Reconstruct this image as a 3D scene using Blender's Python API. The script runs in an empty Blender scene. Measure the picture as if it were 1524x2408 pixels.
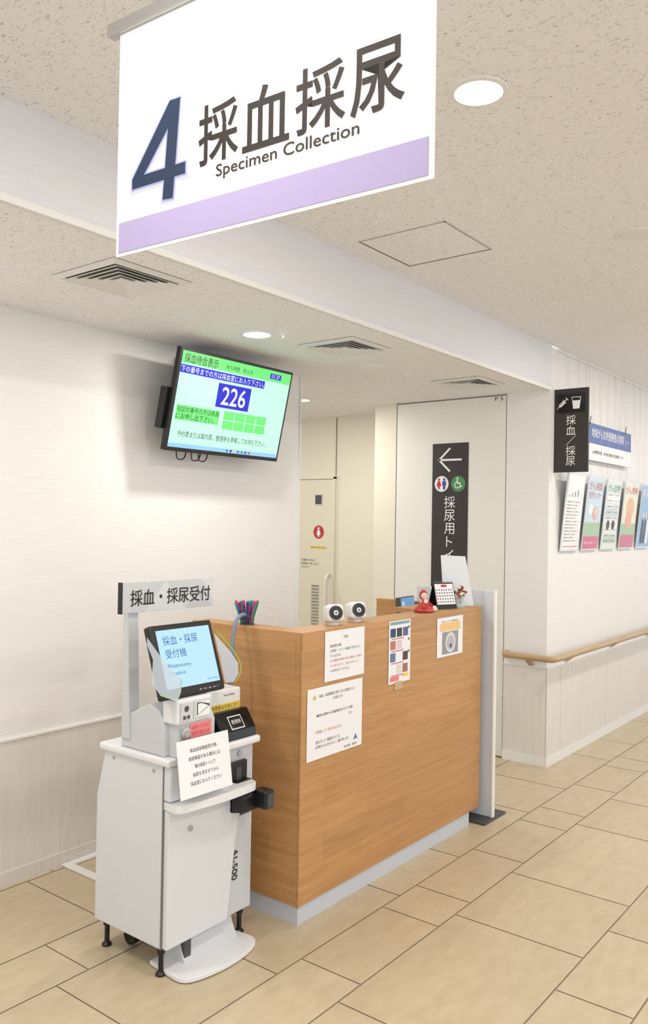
import bpy, math, random
from mathutils import Vector, Matrix
random.seed(7)
sc=bpy.context.scene
sc.view_settings.view_transform='Standard'
sc.view_settings.look='None'
def s2l(c):
    return tuple(((v/255)/12.92 if v/255<=.04045 else ((v/255+.055)/1.055)**2.4) for v in c)+(1,)
# ---------------- materials ----------------
MC={}
def mat(name,rgb,rough=.5,metal=0,emit=0,alpha=1,bump=0,bscale=200,var=0,vscale=4,trans=0,spec=.5):
    if name in MC: return MC[name]
    m=bpy.data.materials.new(name); m.use_nodes=True; nt=m.node_tree; b=nt.nodes['Principled BSDF']
    col=s2l(rgb)
    b.inputs['Base Color'].default_value=col; b.inputs['Roughness'].default_value=rough; b.inputs['Metallic'].default_value=metal
    b.inputs['Specular IOR Level'].default_value=spec
    if emit:
        b.inputs['Emission Color'].default_value=col; b.inputs['Emission Strength'].default_value=emit
        b.inputs['Base Color'].default_value=tuple(v*.1 for v in col[:3])+(1,)
    if alpha<1: b.inputs['Alpha'].default_value=alpha
    if trans: b.inputs['Transmission Weight'].default_value=trans
    tc=nt.nodes.new('ShaderNodeTexCoord')
    if bump:
        n=nt.nodes.new('ShaderNodeTexNoise'); n.inputs['Scale'].default_value=bscale; n.inputs['Detail'].default_value=3
        nt.links.new(tc.outputs['Object'],n.inputs['Vector'])
        bp=nt.nodes.new('ShaderNodeBump'); bp.inputs['Strength'].default_value=bump; bp.inputs['Distance'].default_value=.002
        nt.links.new(n.outputs['Fac'],bp.inputs['Height']); nt.links.new(bp.outputs[0],b.inputs['Normal'])
    if var:
        n=nt.nodes.new('ShaderNodeTexNoise'); n.inputs['Scale'].default_value=vscale; n.inputs['Detail'].default_value=4
        nt.links.new(tc.outputs['Object'],n.inputs['Vector'])
        r=nt.nodes.new('ShaderNodeValToRGB'); r.color_ramp.elements[0].position=.3; r.color_ramp.elements[1].position=.7
        r.color_ramp.elements[0].color=tuple(v*(1-var) for v in col[:3])+(1,); r.color_ramp.elements[1].color=tuple(min(1,v*(1+var*.5)) for v in col[:3])+(1,)
        nt.links.new(n.outputs['Fac'],r.inputs[0]); nt.links.new(r.outputs[0],b.inputs['Base Color'])
    MC[name]=m; return m
def stretch_mat(name,c0,c1,scale,nscale=1,rough=.5,detail=6,p0=.3,p1=.7,bump=0):
    m=bpy.data.materials.new(name); m.use_nodes=True; nt=m.node_tree; b=nt.nodes['Principled BSDF']
    tc=nt.nodes.new('ShaderNodeTexCoord'); mp=nt.nodes.new('ShaderNodeMapping'); mp.inputs['Scale'].default_value=scale
    n=nt.nodes.new('ShaderNodeTexNoise'); n.inputs['Scale'].default_value=nscale; n.inputs['Detail'].default_value=detail; n.inputs['Distortion'].default_value=.6
    r=nt.nodes.new('ShaderNodeValToRGB'); r.color_ramp.elements[0].position=p0; r.color_ramp.elements[1].position=p1
    r.color_ramp.elements[0].color=s2l(c0); r.color_ramp.elements[1].color=s2l(c1)
    nt.links.new(tc.outputs['Object'],mp.inputs[0]); nt.links.new(mp.outputs[0],n.inputs['Vector']); nt.links.new(n.outputs['Fac'],r.inputs[0])
    nt.links.new(r.outputs[0],b.inputs['Base Color']); b.inputs['Roughness'].default_value=rough
    if bump:
        bp=nt.nodes.new('ShaderNodeBump'); bp.inputs['Strength'].default_value=bump; bp.inputs['Distance'].default_value=.002
        nt.links.new(n.outputs['Fac'],bp.inputs['Height']); nt.links.new(bp.outputs[0],b.inputs['Normal'])
    return m
WALL=stretch_mat('wall_vinyl',(230,228,226),(237,235,233),(6,6,260),1,.65,3,bump=.2)
WALLC=stretch_mat('wall_cream',(228,222,204),(233,228,212),(6,6,200),1,.65,3,bump=.2)
PANEL=stretch_mat('wainscot_panel',(219,213,206),(226,221,215),(40,40,4),1,.5,4)
BEAM=stretch_mat('beam_vinyl',(220,220,224),(227,227,231),(6,6,260),1,.65,3,bump=.2)
def oakmat(name,c0,c1):
    m=stretch_mat(name,c0,c1,(2.6,2.6,60),1,.42,9,.28,.72); nt=m.node_tree; b=nt.nodes['Principled BSDF']
    src=b.inputs['Base Color'].links[0].from_socket
    tc=[n for n in nt.nodes if n.type=='TEX_COORD'][0]
    mp=nt.nodes.new('ShaderNodeMapping'); mp.inputs['Scale'].default_value=(9,9,420); n=nt.nodes.new('ShaderNodeTexNoise'); n.inputs['Scale'].default_value=1; n.inputs['Detail'].default_value=4
    nt.links.new(tc.outputs['Object'],mp.inputs[0]); nt.links.new(mp.outputs[0],n.inputs['Vector'])
    sx=nt.nodes.new('ShaderNodeSeparateXYZ'); nt.links.new(tc.outputs['Object'],sx.inputs[0])
    ad=nt.nodes.new('ShaderNodeMath'); ad.operation='ADD'; nt.links.new(sx.outputs[0],ad.inputs[0]); nt.links.new(sx.outputs[1],ad.inputs[1])
    cb=nt.nodes.new('ShaderNodeCombineXYZ'); nt.links.new(ad.outputs[0],cb.inputs[0]); nt.links.new(sx.outputs[2],cb.inputs[1])
    bk=nt.nodes.new('ShaderNodeTexBrick'); bk.inputs['Scale'].default_value=1; bk.inputs['Brick Width'].default_value=.62; bk.inputs['Row Height'].default_value=.105; bk.inputs['Mortar Size'].default_value=0; bk.inputs['Color1'].default_value=(.92,.92,.92,1); bk.inputs['Color2'].default_value=(1.04,1.04,1.04,1)
    nt.links.new(cb.outputs[0],bk.inputs['Vector'])
    r=nt.nodes.new('ShaderNodeMapRange'); r.inputs['From Min'].default_value=.3; r.inputs['From Max'].default_value=.7; r.inputs['To Min'].default_value=.90; r.inputs['To Max'].default_value=1.05; nt.links.new(n.outputs['Fac'],r.inputs[0])
    m1=nt.nodes.new('ShaderNodeMix'); m1.data_type='RGBA'; m1.blend_type='MULTIPLY'; m1.inputs[0].default_value=1; nt.links.new(src,m1.inputs[6]); nt.links.new(bk.outputs['Color'],m1.inputs[7])
    m2=nt.nodes.new('ShaderNodeMix'); m2.data_type='RGBA'; m2.blend_type='MULTIPLY'; m2.inputs[0].default_value=1; nt.links.new(m1.outputs[2],m2.inputs[6]); nt.links.new(r.outputs[0],m2.inputs[7])
    nt.links.new(m2.outputs[2],b.inputs['Base Color']); return m
OAK=oakmat('oak_laminate',(180,131,79),(199,152,100))
OAKB=stretch_mat('oak_dark',(166,120,74),(186,140,92),(2.2,2.2,55),1,.42,8)
RAIL=stretch_mat('rail_wood',(172,144,106),(190,162,124),(3,3,60),1,.4,5)
def ceilmat():
    m=bpy.data.materials.new('rockwool_ceiling'); m.use_nodes=True; nt=m.node_tree; b=nt.nodes['Principled BSDF']
    tc=nt.nodes.new('ShaderNodeTexCoord')
    def layer(rot,sc_,nsc,seed):
        n=nt.nodes.new('ShaderNodeTexNoise'); n.inputs['Scale'].default_value=nsc; n.inputs['Detail'].default_value=2.0; n.inputs['Distortion'].default_value=1.4
        mp=nt.nodes.new('ShaderNodeMapping'); mp.inputs['Scale'].default_value=sc_; mp.inputs['Rotation'].default_value=(0,0,rot); mp.inputs['Location'].default_value=(seed,seed*2,0)
        nt.links.new(tc.outputs['Object'],mp.inputs[0]); nt.links.new(mp.outputs[0],n.inputs['Vector']); return n
    a=layer(.5,(1,.4,1),145,0); c=layer(2.2,(1,.4,1),145,5)
    mn=nt.nodes.new('ShaderNodeMath'); mn.operation='MINIMUM'; nt.links.new(a.outputs['Fac'],mn.inputs[0]); nt.links.new(c.outputs['Fac'],mn.inputs[1])
    r=nt.nodes.new('ShaderNodeValToRGB'); e=r.color_ramp.elements; e[0].position=.29; e[1].position=.365
    e[0].color=s2l((178,172,166)); e[1].color=s2l((240,240,242))
    nt.links.new(mn.outputs[0],r.inputs[0]); nt.links.new(r.outputs[0],b.inputs['Base Color'])
    bp=nt.nodes.new('ShaderNodeBump'); bp.inputs['Strength'].default_value=.4; bp.inputs['Distance'].default_value=.002
    nt.links.new(r.outputs[0],bp.inputs['Height']); nt.links.new(bp.outputs[0],b.inputs['Normal'])
    b.inputs['Roughness'].default_value=.9
    return m
CEIL=ceilmat()
def tilemat():
    m=bpy.data.materials.new('floor_tile'); m.use_nodes=True; nt=m.node_tree; b=nt.nodes['Principled BSDF']
    tc=nt.nodes.new('ShaderNodeTexCoord'); at=nt.nodes.new('ShaderNodeAttribute'); at.attribute_name='tone'
    n=nt.nodes.new('ShaderNodeTexNoise'); n.inputs['Scale'].default_value=9; n.inputs['Detail'].default_value=8; n.inputs['Roughness'].default_value=.65
    mp=nt.nodes.new('ShaderNodeMapping'); mp.inputs['Scale'].default_value=(1,2.5,1)
    nt.links.new(tc.outputs['Object'],mp.inputs[0]); nt.links.new(mp.outputs[0],n.inputs['Vector'])
    add=nt.nodes.new('ShaderNodeMath'); add.operation='ADD'
    mu=nt.nodes.new('ShaderNodeMath'); mu.operation='MULTIPLY'; mu.inputs[1].default_value=.14
    nt.links.new(at.outputs['Fac'],mu.inputs[0]); nt.links.new(n.outputs['Fac'],add.inputs[0]); nt.links.new(mu.outputs[0],add.inputs[1])
    r=nt.nodes.new('ShaderNodeValToRGB'); r.color_ramp.elements[0].position=.32; r.color_ramp.elements[1].position=.8
    r.color_ramp.elements[0].color=s2l((184,167,137)); r.color_ramp.elements[1].color=s2l((202,187,159))
    nt.links.new(add.outputs[0],r.inputs[0]); nt.links.new(r.outputs[0],b.inputs['Base Color']); b.inputs['Roughness'].default_value=.36
    return m
TILE=tilemat()
WHITE=mat('white_paint',(232,232,231),.45); WPAP=mat('paper',(238,238,240),.7); GROUT=mat('grout',(146,132,112),.9)
KW=mat('kiosk_enamel',(216,218,221),.4,bump=.15,bscale=900); KW2=mat('kiosk_white',(228,229,231),.35); KG=mat('kiosk_gray',(200,203,206),.45)
BLK=mat('black_plastic',(22,22,24),.35); BLK2=mat('black_gloss',(12,12,14),.15); INK=mat('ink_black',(38,34,36),.7); DG=mat('dark_gray',(70,70,72),.5)
SIGNB=mat('sign_brownblack',(48,42,40),.5); WT=mat('white_letter',(235,235,235),.6); MET=mat('aluminium',(190,190,190),.35,.8)
DOOR=mat('door_laminate',(230,229,222),.5); TRIM=mat('trim_white',(232,231,228),.5); GRAYT=mat('gray_plinth',(196,200,208),.5); GAP=mat('door_gap',(130,126,120),.8)
RED=mat('red',(186,46,50),.5); BLUE=mat('blue',(60,90,170),.5); GREEN=mat('green',(70,140,80),.5); YEL=mat('yellow',(236,206,80),.5); PINK=mat('pink',(232,130,130),.6)
# ---------------- geometry helpers ----------------
def grp(name,loc=(0,0,0)):
    e=bpy.data.objects.new(name,None); e.empty_display_size=.05; e.location=loc; sc.collection.objects.link(e); return e
def mesh(name,verts,faces,m,parent=None,bevel=0,smooth=False,seg=2):
    me=bpy.data.meshes.new(name); me.from_pydata([tuple(v) for v in verts],[],faces); me.validate(); 
    import bmesh
    bm=bmesh.new(); bm.from_mesh(me); bmesh.ops.recalc_face_normals(bm,faces=bm.faces); bm.to_mesh(me); bm.free()
    me.update()
    o=bpy.data.objects.new(name,me); sc.collection.objects.link(o)
    if m: me.materials.append(m)
    if parent:
        o.parent=parent; o.matrix_parent_inverse=Matrix.Translation(-Vector(parent.location))
    if bevel:
        md=o.modifiers.new('bevel','BEVEL'); md.width=bevel; md.segments=seg; md.limit_method='ANGLE'
    if smooth or bevel:
        for p in me.polygons: p.use_smooth=bool(smooth)
    return o
def box(name,x0,x1,y0,y1,z0,z1,m,parent=None,bevel=0,seg=2):
    v=[(x,y,z) for z in (z0,z1) for y in (y0,y1) for x in (x0,x1)]
    f=[(0,1,3,2),(4,5,7,6),(0,1,5,4),(2,3,7,6),(0,2,6,4),(1,3,7,5)]
    return mesh(name,v,f,m,parent,bevel,seg=seg)
def prism(name,pts,axis,a,b,m,parent=None,bevel=0,smooth=False,seg=2):
    def P(p,t):
        return {'x':(t,p[0],p[1]),'y':(p[0],t,p[1]),'z':(p[0],p[1],t)}[axis]
    n=len(pts); v=[P(p,a) for p in pts]+[P(p,b) for p in pts]
    f=[tuple(range(n)),tuple(range(n,2*n))]+[(i,(i+1)%n,n+(i+1)%n,n+i) for i in range(n)]
    return mesh(name,v,f,m,parent,bevel,smooth,seg)
def chaikin(pts,k=3):
    for _ in range(k):
        q=[pts[0]]
        for i in range(len(pts)-1):
            a,b=pts[i],pts[i+1]
            q.append((a[0]*.75+b[0]*.25,a[1]*.75+b[1]*.25)); q.append((a[0]*.25+b[0]*.75,a[1]*.25+b[1]*.75))
        q.append(pts[-1]); pts=q
    return pts
def lathe(name,prof,p0,axis,m,parent=None,n=28,smooth=True):
    ax=Vector(axis).normalized(); u=ax.orthogonal().normalized(); w=ax.cross(u); v=[];f=[]
    for r,t in prof:
        for i in range(n):
            a=2*math.pi*i/n; v.append(Vector(p0)+ax*t+(u*math.cos(a)+w*math.sin(a))*max(r,1e-5))
    k=len(prof)
    for j in range(k-1):
        for i in range(n): f.append((j*n+i,j*n+(i+1)%n,(j+1)*n+(i+1)%n,(j+1)*n+i))
    f.append(tuple(range(n))); f.append(tuple(range((k-1)*n,k*n)))
    o=mesh(name,v,f,m,parent,0,smooth)
    if smooth:
        md=o.modifiers.new('es','EDGE_SPLIT'); md.split_angle=.7
    return o
def cyl(name,p0,p1,r,m,parent=None,n=20,r2=None):
    d=Vector(p1)-Vector(p0); return lathe(name,[(r,0),(r if r2 is None else r2,d.length)],p0,d,m,parent,n)
def tube(name,pts,r,m,parent=None,cyc=False):
    c=bpy.data.curves.new(name,'CURVE'); c.dimensions='3D'; c.bevel_depth=r; c.bevel_resolution=3; c.use_fill_caps=True
    s=c.splines.new('NURBS'); s.points.add(len(pts)-1)
    for i,p in enumerate(pts): s.points[i].co=tuple(p)+(1,)
    s.use_endpoint_u=True; s.order_u=3; s.use_cyclic_u=cyc; c.materials.append(m)
    o=bpy.data.objects.new(name,c); sc.collection.objects.link(o)
    if parent: o.parent=parent; o.matrix_parent_inverse=Matrix.Translation(-Vector(parent.location))
    return o
TX={}
def textgeo(body,bold,vert=False,spacing=1):
    k=(body,bold,spacing)
    if k in TX: return TX[k]
    c=bpy.data.curves.new('tmp','FONT'); c.body=body; c.size=1; c.offset=bold; c.resolution_u=3; c.space_line=spacing
    o=bpy.data.objects.new('tmp',c); sc.collection.objects.link(o); bpy.context.view_layer.update()
    me=bpy.data.meshes.new_from_object(o.evaluated_get(bpy.context.evaluated_depsgraph_get()))
    vs=[(v.co.x,v.co.y) for v in me.vertices]; fs=[tuple(p.vertices) for p in me.polygons]
    bpy.data.objects.remove(o); bpy.data.curves.remove(c); bpy.data.meshes.remove(me)
    TX[k]=(vs,fs); return TX[k]
class Fr:
    def __init__(s,o,r,u,parent=None):
        s.o=Vector(o); s.r=Vector(r).normalized(); s.u=Vector(u).normalized(); s.n=s.r.cross(s.u).normalized(); s.p=parent; s.k=0
    def pt(s,a,b,c=0): return s.o+s.r*a+s.u*b+s.n*c
    def box(s,name,a0,a1,b0,b1,c0,c1,m,bevel=0):
        v=[s.pt(a,b,c) for c in (c0,c1) for b in (b0,b1) for a in (a0,a1)]
        f=[(0,1,3,2),(4,5,7,6),(0,1,5,4),(2,3,7,6),(0,2,6,4),(1,3,7,5)]
        return mesh(name,v,f,m,s.p,bevel)
    def poly(s,name,pts,c,m,th=.0006):
        n=len(pts); v=[s.pt(a,b,c) for a,b in pts]+[s.pt(a,b,c+th) for a,b in pts]
        f=[tuple(range(n)),tuple(range(n,2*n))]+[(i,(i+1)%n,n+(i+1)%n,n+i) for i in range(n)]
        return mesh(name,v,f,m,s.p)
    def stroke(s,name,p,q,w,e,c,m):
        p=Vector(p);q=Vector(q);d=(q-p).normalized();k=Vector((-d.y,d.x))*(w/2+e);p=p-d*e;q=q+d*e
        return s.poly(name,[tuple(p+k),tuple(p-k),tuple(q-k),tuple(q+k)],c,m,.0001)
    def rect(s,name,a0,a1,b0,b1,c,m): return s.box(name,a0,a1,b0,b1,c,c+.0006,m)
    def disc(s,name,a,b,r,c,m,n=32): return s.poly(name,[(a+r*math.cos(2*math.pi*i/n),b+r*math.sin(2*math.pi*i/n)) for i in range(n)],c,m)
    def text(s,body,a0,a1,b0,b1,c,m,bold=0,name=None,spacing=1,fit=True):
        vs,fs=textgeo(body,bold,spacing=spacing)
        if not vs: return
        xs=[v[0] for v in vs]; ys=[v[1] for v in vs]; x0,x1,y0,y1=min(xs),max(xs),min(ys),max(ys)
        sx=(a1-a0)/(x1-x0); sy=(b1-b0)/(y1-y0)
        if not fit: sx=sy=min(sx,sy); 
        ca=(a0+a1)/2; cb=(b0+b1)/2
        v=[s.pt(ca+(x-(x0+x1)/2)*sx,cb+(y-(y0+y1)/2)*sy,c) for x,y in vs]
        s.k+=1
        me=bpy.data.meshes.new('lettering'); me.from_pydata([tuple(q) for q in v],[],fs); me.materials.append(m)
        o=bpy.data.objects.new(name or 'lettering_%d'%s.k,me); sc.collection.objects.link(o)
        if s.p: o.parent=s.p; o.matrix_parent_inverse=Matrix.Translation(-Vector(s.p.location))
        return o
    def vtext(s,body,a,btop,size,pitch,c,m,bold=0):
        for i,ch in enumerate(body):
            vs,fs=textgeo(ch,bold); xs=[v[0] for v in vs]; ys=[v[1] for v in vs]
            w=(max(xs)-min(xs)); h=(max(ys)-min(ys)); k=size/ .93
            cb=btop-pitch*i-size/2
            s.text(ch,a-w*k/2,a+w*k/2,cb-h*k/2,cb+h*k/2,c,m,bold)
# ---------------- room shell ----------------
Zc=2.73; Zl=2.44
def floor():
    v=[];f=[];tone=[]
    y=-4.38; i=0; g=.0028
    while y<6.6:
        hgt=.52 if i%2==0 else .26
        x=-2.5+random.choice([0,.13,.26,.39]); 
        seq=[.52,.78] if i%2==0 else [.52,.52,.26]
        j=random.randint(0,2)
        while x<10:
            w=seq[j%len(seq)]; j+=1
            b=len(v); v+= [(x+g,y+g,0),(x+w-g,y+g,0),(x+w-g,y+hgt-g,0),(x+g,y+hgt-g,0)]; f.append((b,b+1,b+2,b+3)); tone.append(random.random()); x+=w
        y+=hgt; i+=1
    b=len(v); v+=[(-3,-5,-.002),(10.8,-5,-.002),(10.8,7,-.002),(-3,7,-.002)]; f.append((b,b+1,b+2,b+3)); tone.append(.5)
    me=bpy.data.meshes.new('floor'); me.from_pydata(v,[],f); me.materials.append(TILE); me.materials.append(GROUT)
    me.polygons[-1].material_index=1
    a=me.attributes.new('tone','FLOAT','FACE')
    for k,t in enumerate(tone): a.data[k].value=t
    o=bpy.data.objects.new('floor',me); sc.collection.objects.link(o)
floor()
box('ceiling',-3,10.8,-4.5,2.13,Zc,Zc+.08,CEIL)
box('ceiling_alcove',-3,5.7,2.155,6.5,Zl,Zl+.08,CEIL)
box('beam',-3,5.139,2.13,2.154,Zl-.001,Zc+.05,BEAM)
box('trim_1',-3,5.126,2.120,2.129,Zl-.006,Zl+.016,TRIM)
box('wall_left',-3,3.87,3.2,3.34,0,Zl,WALL)
box('wall_right',5.14,10.8,2.14,2.44,0,Zc,WALL)
box('wall_end',5.17,5.26,2.441,3.319,0,Zl,WALL)
box('wall_end_strip',5.14,5.40,3.32,3.51,0,Zl,WALLC)
box('wall_toilet',5.54,5.66,3.2,6.5,0,Zl,WALLC)
box('wall_back',3.5,5.539,6.4,6.5,0,Zl,WALLC)
box('trim_8',-3,3.865,3.194,3.1995,0,.607,PANEL)  # wainscot panel of the left wall
box('trim_2',-3,3.865,3.188,3.1995,.608,.618,TRIM)
box('baseboard_left',-3,3.865,3.184,3.1935,0,.06,PANEL)
box('trim_3',3.866,3.878,3.19,3.345,0,Zl,TRIM)
x=5.134
k=10
for xe in (5.37,6.26,7.15,8.04,8.93,10.8):
    box('trim_%d'%k,x,xe-.004,2.132,2.1395,.064,.632,PANEL,bevel=.001); x=xe; k+=1  # these are the wainscot panels of the right wall
box('trim_16',5.132,5.1395,2.141,2.438,.064,.632,PANEL)  # wainscot panel on the column face
box('baseboard_right',5.126,10.8,2.126,2.1395,0,.063,TRIM)
box('baseboard_column',5.126,5.1395,2.1405,2.438,0,.063,TRIM)
box('trim_4',5.128,10.8,2.128,2.1395,.633,.641,TRIM); box('trim_5',5.128,5.1395,2.1405,2.438,.633,.641,TRIM)
# large flush door
g=grp('door_1',(5.15,2.88,0))
box('leaf',5.142,5.169,2.446,3.314,.008,Zl-.008,DOOR,g,.001)
box('jamb_right',5.1415,5.169,2.4405,2.4455,0,Zl,GAP,g); box('jamb_left',5.1415,5.169,3.3145,3.3195,0,Zl,GAP,g); box('head',5.1415,5.169,2.446,3.314,Zl-.007,Zl-.001,GAP,g)
fr=Fr((5.142,0,0),(0,-1,0),(0,0,1),g)
fr.box('handle_plate',-2.545,-2.505,.78,.90,0,.006,MET,.002); fr.box('handle_recess',-2.537,-2.513,.80,.88,.006,.007,DG)
fr.text('P 5',-2.53,-2.47,2.40,2.425,.001,INK)
# toilet door
g=grp('door_2',(5.53,4.5,0))
box('leaf',5.525,5.54,4.185,5.1,.01,1.92,mat('door_cream',(226,220,200),.5),g,.001)
box('frame_side',5.515,5.54,4.165,4.18,0,1.94,WALLC,g); box('frame_top',5.515,5.54,4.165,5.12,1.925,1.945,WALLC,g); box('frame_side2',5.515,5.54,5.105,5.12,0,1.94,WALLC,g)
fr=Fr((5.525,0,0),(0,-1,0),(0,0,1),g)
fr.box('window_frame',-4.38,-4.30,1.705,1.795,0,.004,MET); fr.box('window_glass',-4.373,-4.307,1.712,1.788,.004,.005,DG)
fr.disc('pictogram_disc',-4.335,1.475,.056,.001,RED)
fr.disc('woman_head',-4.335,1.507,.010,.002,WT); fr.poly('woman_body',[(-4.345,1.495),(-4.325,1.495),(-4.312,1.452),(-4.326,1.452),(-4.326,1.435),(-4.344,1.435),(-4.344,1.452),(-4.358,1.452)],.002,WT)
fr.rect('yellow_label',-4.42,-4.25,1.335,1.355,.001,YEL); fr.text('御用の方は声をかけます',-4.415,-4.255,1.339,1.351,.002,INK)
fr.text('生理中の方は',-4.52,-4.37,1.225,1.245,.001,INK);fr.text('採尿前に申し出て',-4.52,-4.325,1.195,1.215,.001,INK);fr.text('ください',-4.52,-4.43,1.165,1.185,.001,INK)
tube('pull_handle',[(5.52,4.215,1.12),(5.47,4.215,1.12),(5.47,4.215,.95),(5.47,4.215,.62),(5.52,4.215,.62)],.012,TRIM,g)
LV=mat('louver_gray',(150,146,134),.6)
for i in range(20):
    z=.50+.027*i; fr.box('louver_%d'%i,-4.40,-4.325,z,z+.012,0,.006,LV)
box('trim_7',5.533,5.5395,4.168,4.172,1.95,Zl,GAP)
# hatch
g=grp('ceiling_hatch',(3,1.8,Zc))
for n_,a in (('edge_a',(2.8,3.2,1.6,1.604)),('edge_b',(2.8,3.2,2.006,2.01)),('edge_c',(2.8,2.804,1.6,2.01)),('edge_d',(3.196,3.2,1.6,2.01))):
    box(n_,*a,Zc-.003,Zc,GAP if n_ in('edge_b','edge_d') else MET,g)
box('panel',2.808,3.192,1.608,2.002,Zc-.002,Zc,CEIL,g)
# vents
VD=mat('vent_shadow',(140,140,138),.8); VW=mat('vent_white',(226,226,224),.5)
def vent(cx,cy,s,z):
    g=grp('ceiling_air_vent',(cx,cy,z))
    def ring(name,a,b,z0,z1,m):
        v=[]
        for h,zz in ((a,z0),(b,z1)):
            v+=[(cx-h,cy-h,zz),(cx+h,cy-h,zz),(cx+h,cy+h,zz),(cx-h,cy+h,zz)]
        for h,zz in ((a,z0+.002),(b,z1+.002)):
            v+=[(cx-h,cy-h,zz),(cx+h,cy-h,zz),(cx+h,cy+h,zz),(cx-h,cy+h,zz)]
        f=[]
        for i in range(4):
            j=(i+1)%4; f+=[(i,j,4+j,4+i),(8+i,8+j,12+j,12+i),(i,j,8+j,8+i),(4+i,4+j,12+j,12+i)]
        mesh(name,v,f,m,g)
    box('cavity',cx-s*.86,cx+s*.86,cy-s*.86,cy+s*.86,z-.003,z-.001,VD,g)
    ring('frame',s,s*.88,z-.004,z-.014,VW)
    ring('frame_lip',s*.88,s*.82,z-.014,z-.008,VW)
    for i,a in enumerate((.79,.64,.49)):
        ring('louver_%d'%i,s*(a-.125),s*a,z-.005,z-.013,VW)
    ring('core_ring',s*.20,s*.33,z-.005,z-.013,VW); box('core',cx-s*.14,cx+s*.14,cy-s*.14,cy+s*.14,z-.012,z-.006,VW,g)
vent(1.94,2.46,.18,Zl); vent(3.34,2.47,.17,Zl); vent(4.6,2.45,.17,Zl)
LE=mat('lamp_lens',(255,246,226),.5,emit=10); OFF=mat('lens_off',(228,227,224),.4)
def downlight(x,y,z,on=True,p=20,r=.075):
    g=grp('ceiling_downlight',(x,y,z))
    lathe('trim_ring',[(r+.018,0),(r+.016,.005),(r+.004,.007),(r,.004),(r,0)],(x,y,z),(0,0,-1),WHITE,g,40)
    lathe('lens',[(r*.98,.001),(r*.98,.005)],(x,y,z),(0,0,-1),LE if on else OFF,g,40)
    if on:
        l=bpy.data.lights.new('downlight_lamp','AREA'); l.shape='DISK'; l.size=2*r; l.energy=p; l.color=(1,.95,.88)
        o=bpy.data.objects.new('lamp',l); o.location=(x,y,z-.012); sc.collection.objects.link(o); o.parent=g; o.matrix_parent_inverse=Matrix.Translation(-Vector(g.location))
downlight(2.01,1.05,Zc,True,12,.062); downlight(3.37,1.05,Zc,False,0,.062); downlight(4.75,1.05,Zc,True,13,.062); downlight(6.1,1.05,Zc,True,11,.062);downlight(.6,1.05,Zc,True,9,.062); downlight(7.6,1.05,Zc,True,11,.062)  # lit ones past the first are unseen, added to light the hall
downlight(2,-1,Zc,True,20); downlight(4,-1,Zc,True,20); downlight(.2,-1,Zc,True,14)  # unseen row added outside the view for light
downlight(2.88,2.65,Zl,True,9,.062); downlight(4.615,3.787,Zl,True,10,.05); downlight(3.84,2.66,Zl,False,10,.06); downlight(1.0,2.65,Zl,True,10); downlight(4.6,5.4,Zl,True,10)  # last pair is unseen, added for light
for (x,y) in ((2.94,2.53),(4.18,2.64)):
    g=grp('ceiling_sprinkler',(x,y,Zl)); lathe('cup',[(.028,0),(.026,.006),(.012,.010),(.006,.02),(.012,.022),(.012,.024)],(x,y,Zl),(0,0,-1),WHITE,g)
# ---------------- hanging banner ----------------
g=grp('hanging_banner_sign',(1.07,1.0,2.3))
BAN=mat('banner_fabric',(236,234,230),.75,emit=0); LIL=mat('banner_lilac',(178,166,206),.75); NAVY=mat('banner_navy',(34,50,78),.7); TXT=mat('banner_text',(44,36,34),.7)
fr=Fr((1.05,1.354,2.078),(.054,-.9985,0),(0,0,1),g)
fr.box('fabric',0,.713,0,.455,-.002,0,BAN)
fr.box('top_bar',-.03,.745,.452,.478,-.012,.010,MET,.003)
fr.rect('stripe',.008,.703,.007,.067,.0004,LIL)
for li,(e_,col) in enumerate(((.0085,(226,225,235)),(.0062,(208,208,230)),(.0042,(184,187,222)),(.0022,(150,156,204)),(0,None))):
    m_=NAVY if col is None else mat('banner_halo_%d'%li,col,.75); nm='numeral' if col is None else 'halo_%d'%li; c_=.0004+li*.0004
    fr.stroke(nm+'_stem',(.160,.276),(.145,.088),.027,e_,c_,m_); fr.stroke(nm+'_bar',(.048,.138),(.190,.138),.022,e_,c_+.0001,m_)
    fr.poly(nm+'_diagonal',[(.146-e_*.5,.276+e_),(.174+e_,.276+e_),(.168+e_,.255-e_),(.078+e_,.149),(.078,.128-e_),(.046-e_,.127-e_),(.046-e_,.146+e_)],c_+.0002,m_,.0001)
for ch,a,b in (('採',.222,.319),('血',.329,.434),('採',.447,.549),('尿',.559,.660)):
    fr.text(ch,a,b,.130,.242,.0010,TXT,.010)
fr.text('Specimen Collection',.267,.577,.096,.125,.0010,TXT,.004)
for a in (.12,.6): cyl('hanger_wire',fr.pt(a,.47,-.001),(fr.pt(a,0,0).x,fr.pt(a,0,0).y,Zc),.002,MET,g,8)
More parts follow.
